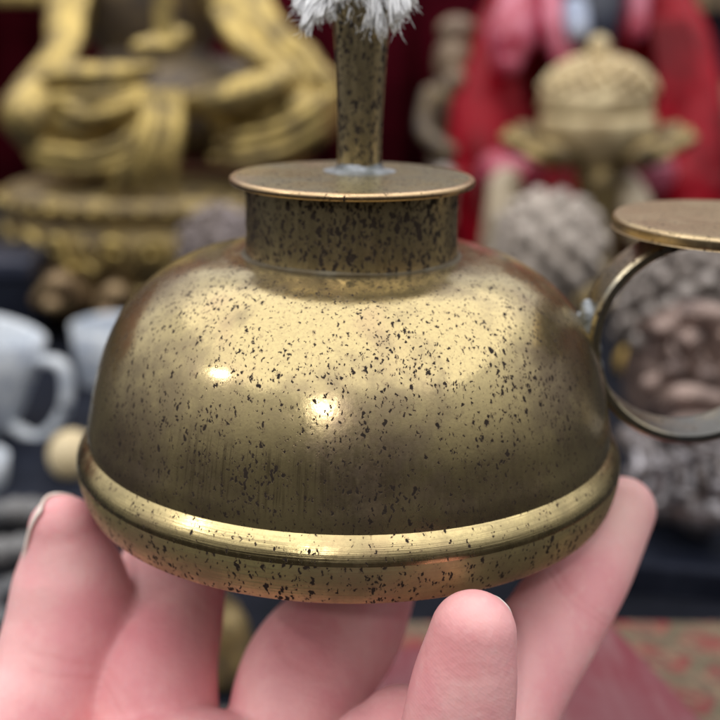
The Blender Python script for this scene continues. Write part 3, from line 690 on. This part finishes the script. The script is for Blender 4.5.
# small ochre gourd behind the ring
Y = 40
gd = SC(Y); gd.ell(634, 400, 22, 24).ell(630, 362, 15, 17).tube([(630, 348), (627, 336)], [4, 3]).ell(625, 432, 17, 22, 17, -3)
t = gd.build('gourd', M['ochre'], None, voxel=.12, origin=at(634, 424, Y)); tag(t, 'small ochre gourd ornament behind the foot of the ring handle', 'ornament')

# ------------------------------------------------------------------ porcelain cups
def cup(px, py, h, r, Y, label, ang, tilt, handle=True):
    k = cmpx(py, Y); c = at(px, py, Y); h *= k; r *= k
    t = thing('porcelain_cup', label, 'cup', c, 'white porcelain cups on the table')
    b = MB(); b.lathe([(.02, 0.12), (r * .5, .1), (r * .52, 0), (r * .6, 0), (r * .66, .1), (r * .86, h * .35), (r * .96, h * .7), (r, h), (r * .97, h + .03), (r * .92, h * .97), (r * .88, h * .6), (r * .7, h * .25), (.02, h * .12)], c=c, seg=64)
    b.build('bowl', M['porcelain'], t)
    if handle:
        b = MB(); b.tube([c + Vector((r * .93, 0, h * .85)), c + Vector((r * 1.45, 0, h * .86)), c + Vector((r * 1.62, 0, h * .5)), c + Vector((r * 1.3, 0, h * .18)), c + Vector((r * .74, 0, h * .2))], [.42, .42, .42, .42, .4], seg=16, n=30, flat=.7)
        b.build('handle', M['porcelain'], t)
    t.rotation_euler = (R(tilt[0]), R(tilt[1]), R(ang)); return t
cup(-34, 434, 112, 58, 30, 'white porcelain cup with its handle turned to the lamp, nearest the left edge', -10, (-6, 14))
cup(118, 412, 92, 40, 38, 'white porcelain cup close behind the left side of the lamp', 30, (0, 0), False)
cup(-28, 505, 50, 40, 24, 'small white porcelain cup at the left edge above the bead bracelet', 200, (0, 0), False)
Y = 25
b = SC(Y); b.ell(72, 455, 24, 26, 24); t = b.build('wooden_ball', M['bone'], None, origin=at(72, 481, Y)); tag(t, 'pale boxwood ball just left of the lamp rim', 'ball')
# lacquer box behind the cups, tray under them
Y = 44
p = at(-5, 285, Y)
bx = thing('lacquer_box', 'dark navy lacquer box behind the white cups', 'box', (p.x - 2, Y, TZ))
b = MB(); b.box((p.x - 3, Y + 3, TZ + 2.2), (10, 6, 4.4), bev=.15); b.build('case', M['lacquer'], bx)
b = MB(); b.box((p.x - 3, Y + 3, TZ + 5.0), (10.3, 6.3, 1.1), bev=.2); b.build('lid', M['navy'], bx)
def tray(c, d, rot, label, rim=.7):
    t = thing('tray', label, 'tray', c)
    Mx = Matrix.Rotation(R(rot), 3, 'Z'); c = Vector(c)
    b = MB(); b.box(c + Vector((0, 0, .2)), (d[0], d[1], .4), Mx, .05); b.build('tray_floor', M['lacquer'], t)
    for (x, y, w, l) in ((0, d[1] / 2 - .2, d[0], .5), (0, -d[1] / 2 + .2, d[0], .5), (d[0] / 2 - .2, 0, .5, d[1] - .95), (-d[0] / 2 + .2, 0, .5, d[1] - .95)):
        b = MB(); b.box(c + Mx @ Vector((x, y, .4 + rim / 2)), (w, l, rim), Mx, .1); b.build('tray_rim', M['lacquer'], t)
    return t
p = at(0, 486, 20.5); tray((p.x - 1, 31, TZ + .01), (17, 21, 0), 2, 'dark navy lacquer tray under the white cups')
p = at(690, 580, 17); tray((p.x + 4.5, 17.6, TZ + .01), (20, 6.6, 0), -12, 'black lacquer tray in front of the lion figurine')

# bead bracelets
def bracelet(px, py, r, Y, rb, n, mat, label, tilt=0):
    c = on_table(px, py); k = cmpx(py, c.y); c.z = TZ + rb + .02; t = thing('bead_bracelet', label, 'bracelet', (c.x, c.y, TZ))
    for i in range(n):
        a = 2 * PI * i / n; b = MB(); b.ell(c + Vector((r * k * math.cos(a), r * k * math.sin(a), 0)), rb, rb, rb, seg=16, rings=10); b.build('bead', mat, t)
bracelet(12, 548, 46, 11, .62, 18, M['beads'], 'smoky grey bead bracelet lying left of the thumb')
bracelet(30, 618, 38, 7, .5, 18, M['beads'], 'smaller smoky bead bracelet lying behind the thumb')
k = cmpx(515, 20); p = at(668, 512, 20)
t = thing('bead_string', 'string of beige beads lying between the black tray and the lion figurine', 'beads', (p.x, 21.8, TZ))
for i in range(15):
    b = MB(); b.ell((p.x - 2.2 + i * .5, 22.0 + .4 * math.sin(i * .8) - i * .03, TZ + .47), .42, .42, .42, seg=14, rings=8); b.build('bead', M['beigebead'], t)

# brocade cloth and the red case at the lower right
p = at(665, 655, 5)
b = MB(); rows = []
Mx = Matrix.Rotation(R(-8), 3, 'Z')
for th in (.0, -.12):
    pass
nx, ny = 40, 30
def bz(x, y): return TZ + .16 + .06 * mnoise.noise(Vector((x * .35, y * .35, 1)))
topv = [[Vector((x, y, bz(x, y))) for x in [p.x - 7 + 22 * i / nx for i in range(nx + 1)]] for y in [-1.5 + 15 * j / ny for j in range(ny + 1)]]
b.grid(topv, False); b.grid([[v - Vector((0, 0, .13)) for v in r_] for r_ in topv], False)
bo = b.build('brocade_cloth', M['brocade'], None, origin=(p.x, 2, TZ)); tag(bo, 'red and gold patterned brocade cloth spread at the lower right', 'cloth')
a1 = at(612, 622, 1.5); 
rc = thing('red_case', 'flat dusty red cloth-covered case below the fingers at the lower right', 'case', (3.5, -4, TZ))
Mx = Matrix.Rotation(R(-62), 3, 'Z')
Zt = -8.4
e1 = CAM + (at(612, 622, 0) - CAM) * ((Zt - CAM.z) / (at(612, 622, 0).z - CAM.z)); e2 = CAM + (at(705, 722, 0) - CAM) * ((Zt - CAM.z) / (at(705, 722, 0).z - CAM.z))
dv = (e2 - e1).normalized(); nv = Vector((dv.y, -dv.x, 0))
if nv.x > 0: nv = -nv
cc = e1 + dv * 5.2 + nv * 5.0
Mx = Matrix.Rotation(math.atan2(dv.y, dv.x), 3, 'Z')
b = MB(); b.box((cc.x, cc.y, Zt - .55), (11, 10, 1.1), Mx, .15); b.build('lid', M['redcloth'], rc)
b = MB(); b.box((cc.x, cc.y, (TZ + .2 + Zt - 1.13) / 2), (10.7, 9.7, Zt - 1.13 - TZ - .2), Mx, .1); b.build('case_bottom', M['redcloth'], rc)

# small brass bell and grey dish seen between the fingers
Y = 11
p = at(222, 655, Y); 
t = thing('brass_bell', 'small brass bell on the table seen between index and middle finger', 'bell', (p.x, Y, TZ))
k = cmpx(650, Y); zt = at(222, 612, Y).z
b = MB(); b.lathe([(1.25, TZ + .02), (1.3, TZ + .25), (1.0, TZ + .7), (.85, TZ + 1.5), (.6, TZ + 2.1), (.2, TZ + 2.3), (.25, TZ + 2.6), (.02, TZ + 2.9)], c=(p.x, Y, 0), seg=40, cap0=True, cap1=True); b.build('bell_body', M['gilt_dull'], t)
p = at(212, 690, 6)
t = thing('grey_dish', 'pale grey dish on the table seen between index and middle finger', 'dish', (p.x, 6, TZ))
b = MB(); b.lathe([(1.2, TZ + .02), (1.3, TZ + .2), (2.3, TZ + .9), (2.25, TZ + .95), (1.2, TZ + .35), (.02, TZ + .3)], c=(p.x, 5.5, 0), seg=48, cap0=True); b.build('dish_body', M['stone_grey'], t)

# ================================================================== LIGHT
wd = bpy.data.worlds.new('World'); bpy.context.scene.world = wd; wd.use_nodes = True
nt = wd.node_tree; bg = nt.nodes['Background']
tc = nt.nodes.new('ShaderNodeTexCoord'); sx = nt.nodes.new('ShaderNodeSeparateXYZ'); nt.links.new(tc.outputs['Generated'], sx.inputs[0])
cr = nt.nodes.new('ShaderNodeValToRGB'); mw = nt.nodes.new('ShaderNodeMath'); mw.operation = 'MULTIPLY_ADD'; nt.links.new(sx.outputs[1], mw.inputs[0]); mw.inputs[1].default_value = .19
ab = nt.nodes.new('ShaderNodeMath'); ab.operation = 'ABSOLUTE'; nt.links.new(sx.outputs[0], ab.inputs[0])
ma = nt.nodes.new('ShaderNodeMath'); ma.operation = 'MULTIPLY_ADD'; nt.links.new(ab.outputs[0], ma.inputs[0]); ma.inputs[1].default_value = .14; nt.links.new(sx.outputs[2], ma.inputs[2]); nt.links.new(ma.outputs[0], mw.inputs[2])
nt.links.new(mw.outputs[0], cr.inputs[0])
e = cr.color_ramp.elements; e[0].position = 0.0; e[0].color = (.022, .02, .02, 1); e[1].position = .58; e[1].color = (.84, .84, .85, 1)
m_ = cr.color_ramp.elements.new(.26); m_.color = (.28, .275, .27, 1)
nt.links.new(cr.outputs[0], bg.inputs['Color']); bg.inputs['Strength'].default_value = 1.0
def area(name, loc, target, size, energy, color, shape='DISK'):
    l = bpy.data.lights.new(name, 'AREA'); l.shape = shape; l.size = size; l.energy = energy; l.color = color
    o = bpy.data.objects.new(name, l); C.objects.link(o); o.location = loc
    o.rotation_euler = (Vector(target) - Vector(loc)).to_track_quat('-Z', 'Y').to_euler(); return o
area('ceiling_lamp', (0.1, 0.15, 2.1), (0.1, .16, 0), 4.8, 60, (1.0, .98, .95), 'SQUARE')
area('bulb', (-1.16, -.45, .92), (0, 0, .03), .05, 1.7, (1, .97, .92))
area('bulb', (-.245, -1.30, .81), (0, 0, .03), .06, 2.4, (1, .97, .92))

# ================================================================== CAMERA
cam = bpy.data.cameras.new('camera'); co = bpy.data.objects.new('camera', cam); C.objects.link(co)
co.location = CAM * S; co.rotation_euler = (PI / 2 - PITCH, 0, 0)
cam.sensor_width = 36; cam.lens = FPX / 720 * 36; cam.clip_start = .005; cam.clip_end = 50
cam.dof.use_dof = True; cam.dof.focus_distance = .1475; cam.dof.aperture_fstop = 16
sc = bpy.context.scene; sc.camera = co
sc.view_settings.view_transform = 'Standard'; sc.view_settings.look = 'None'; sc.view_settings.exposure = 0.34; sc.view_settings.gamma = 1
sc.cycles.use_denoising = True
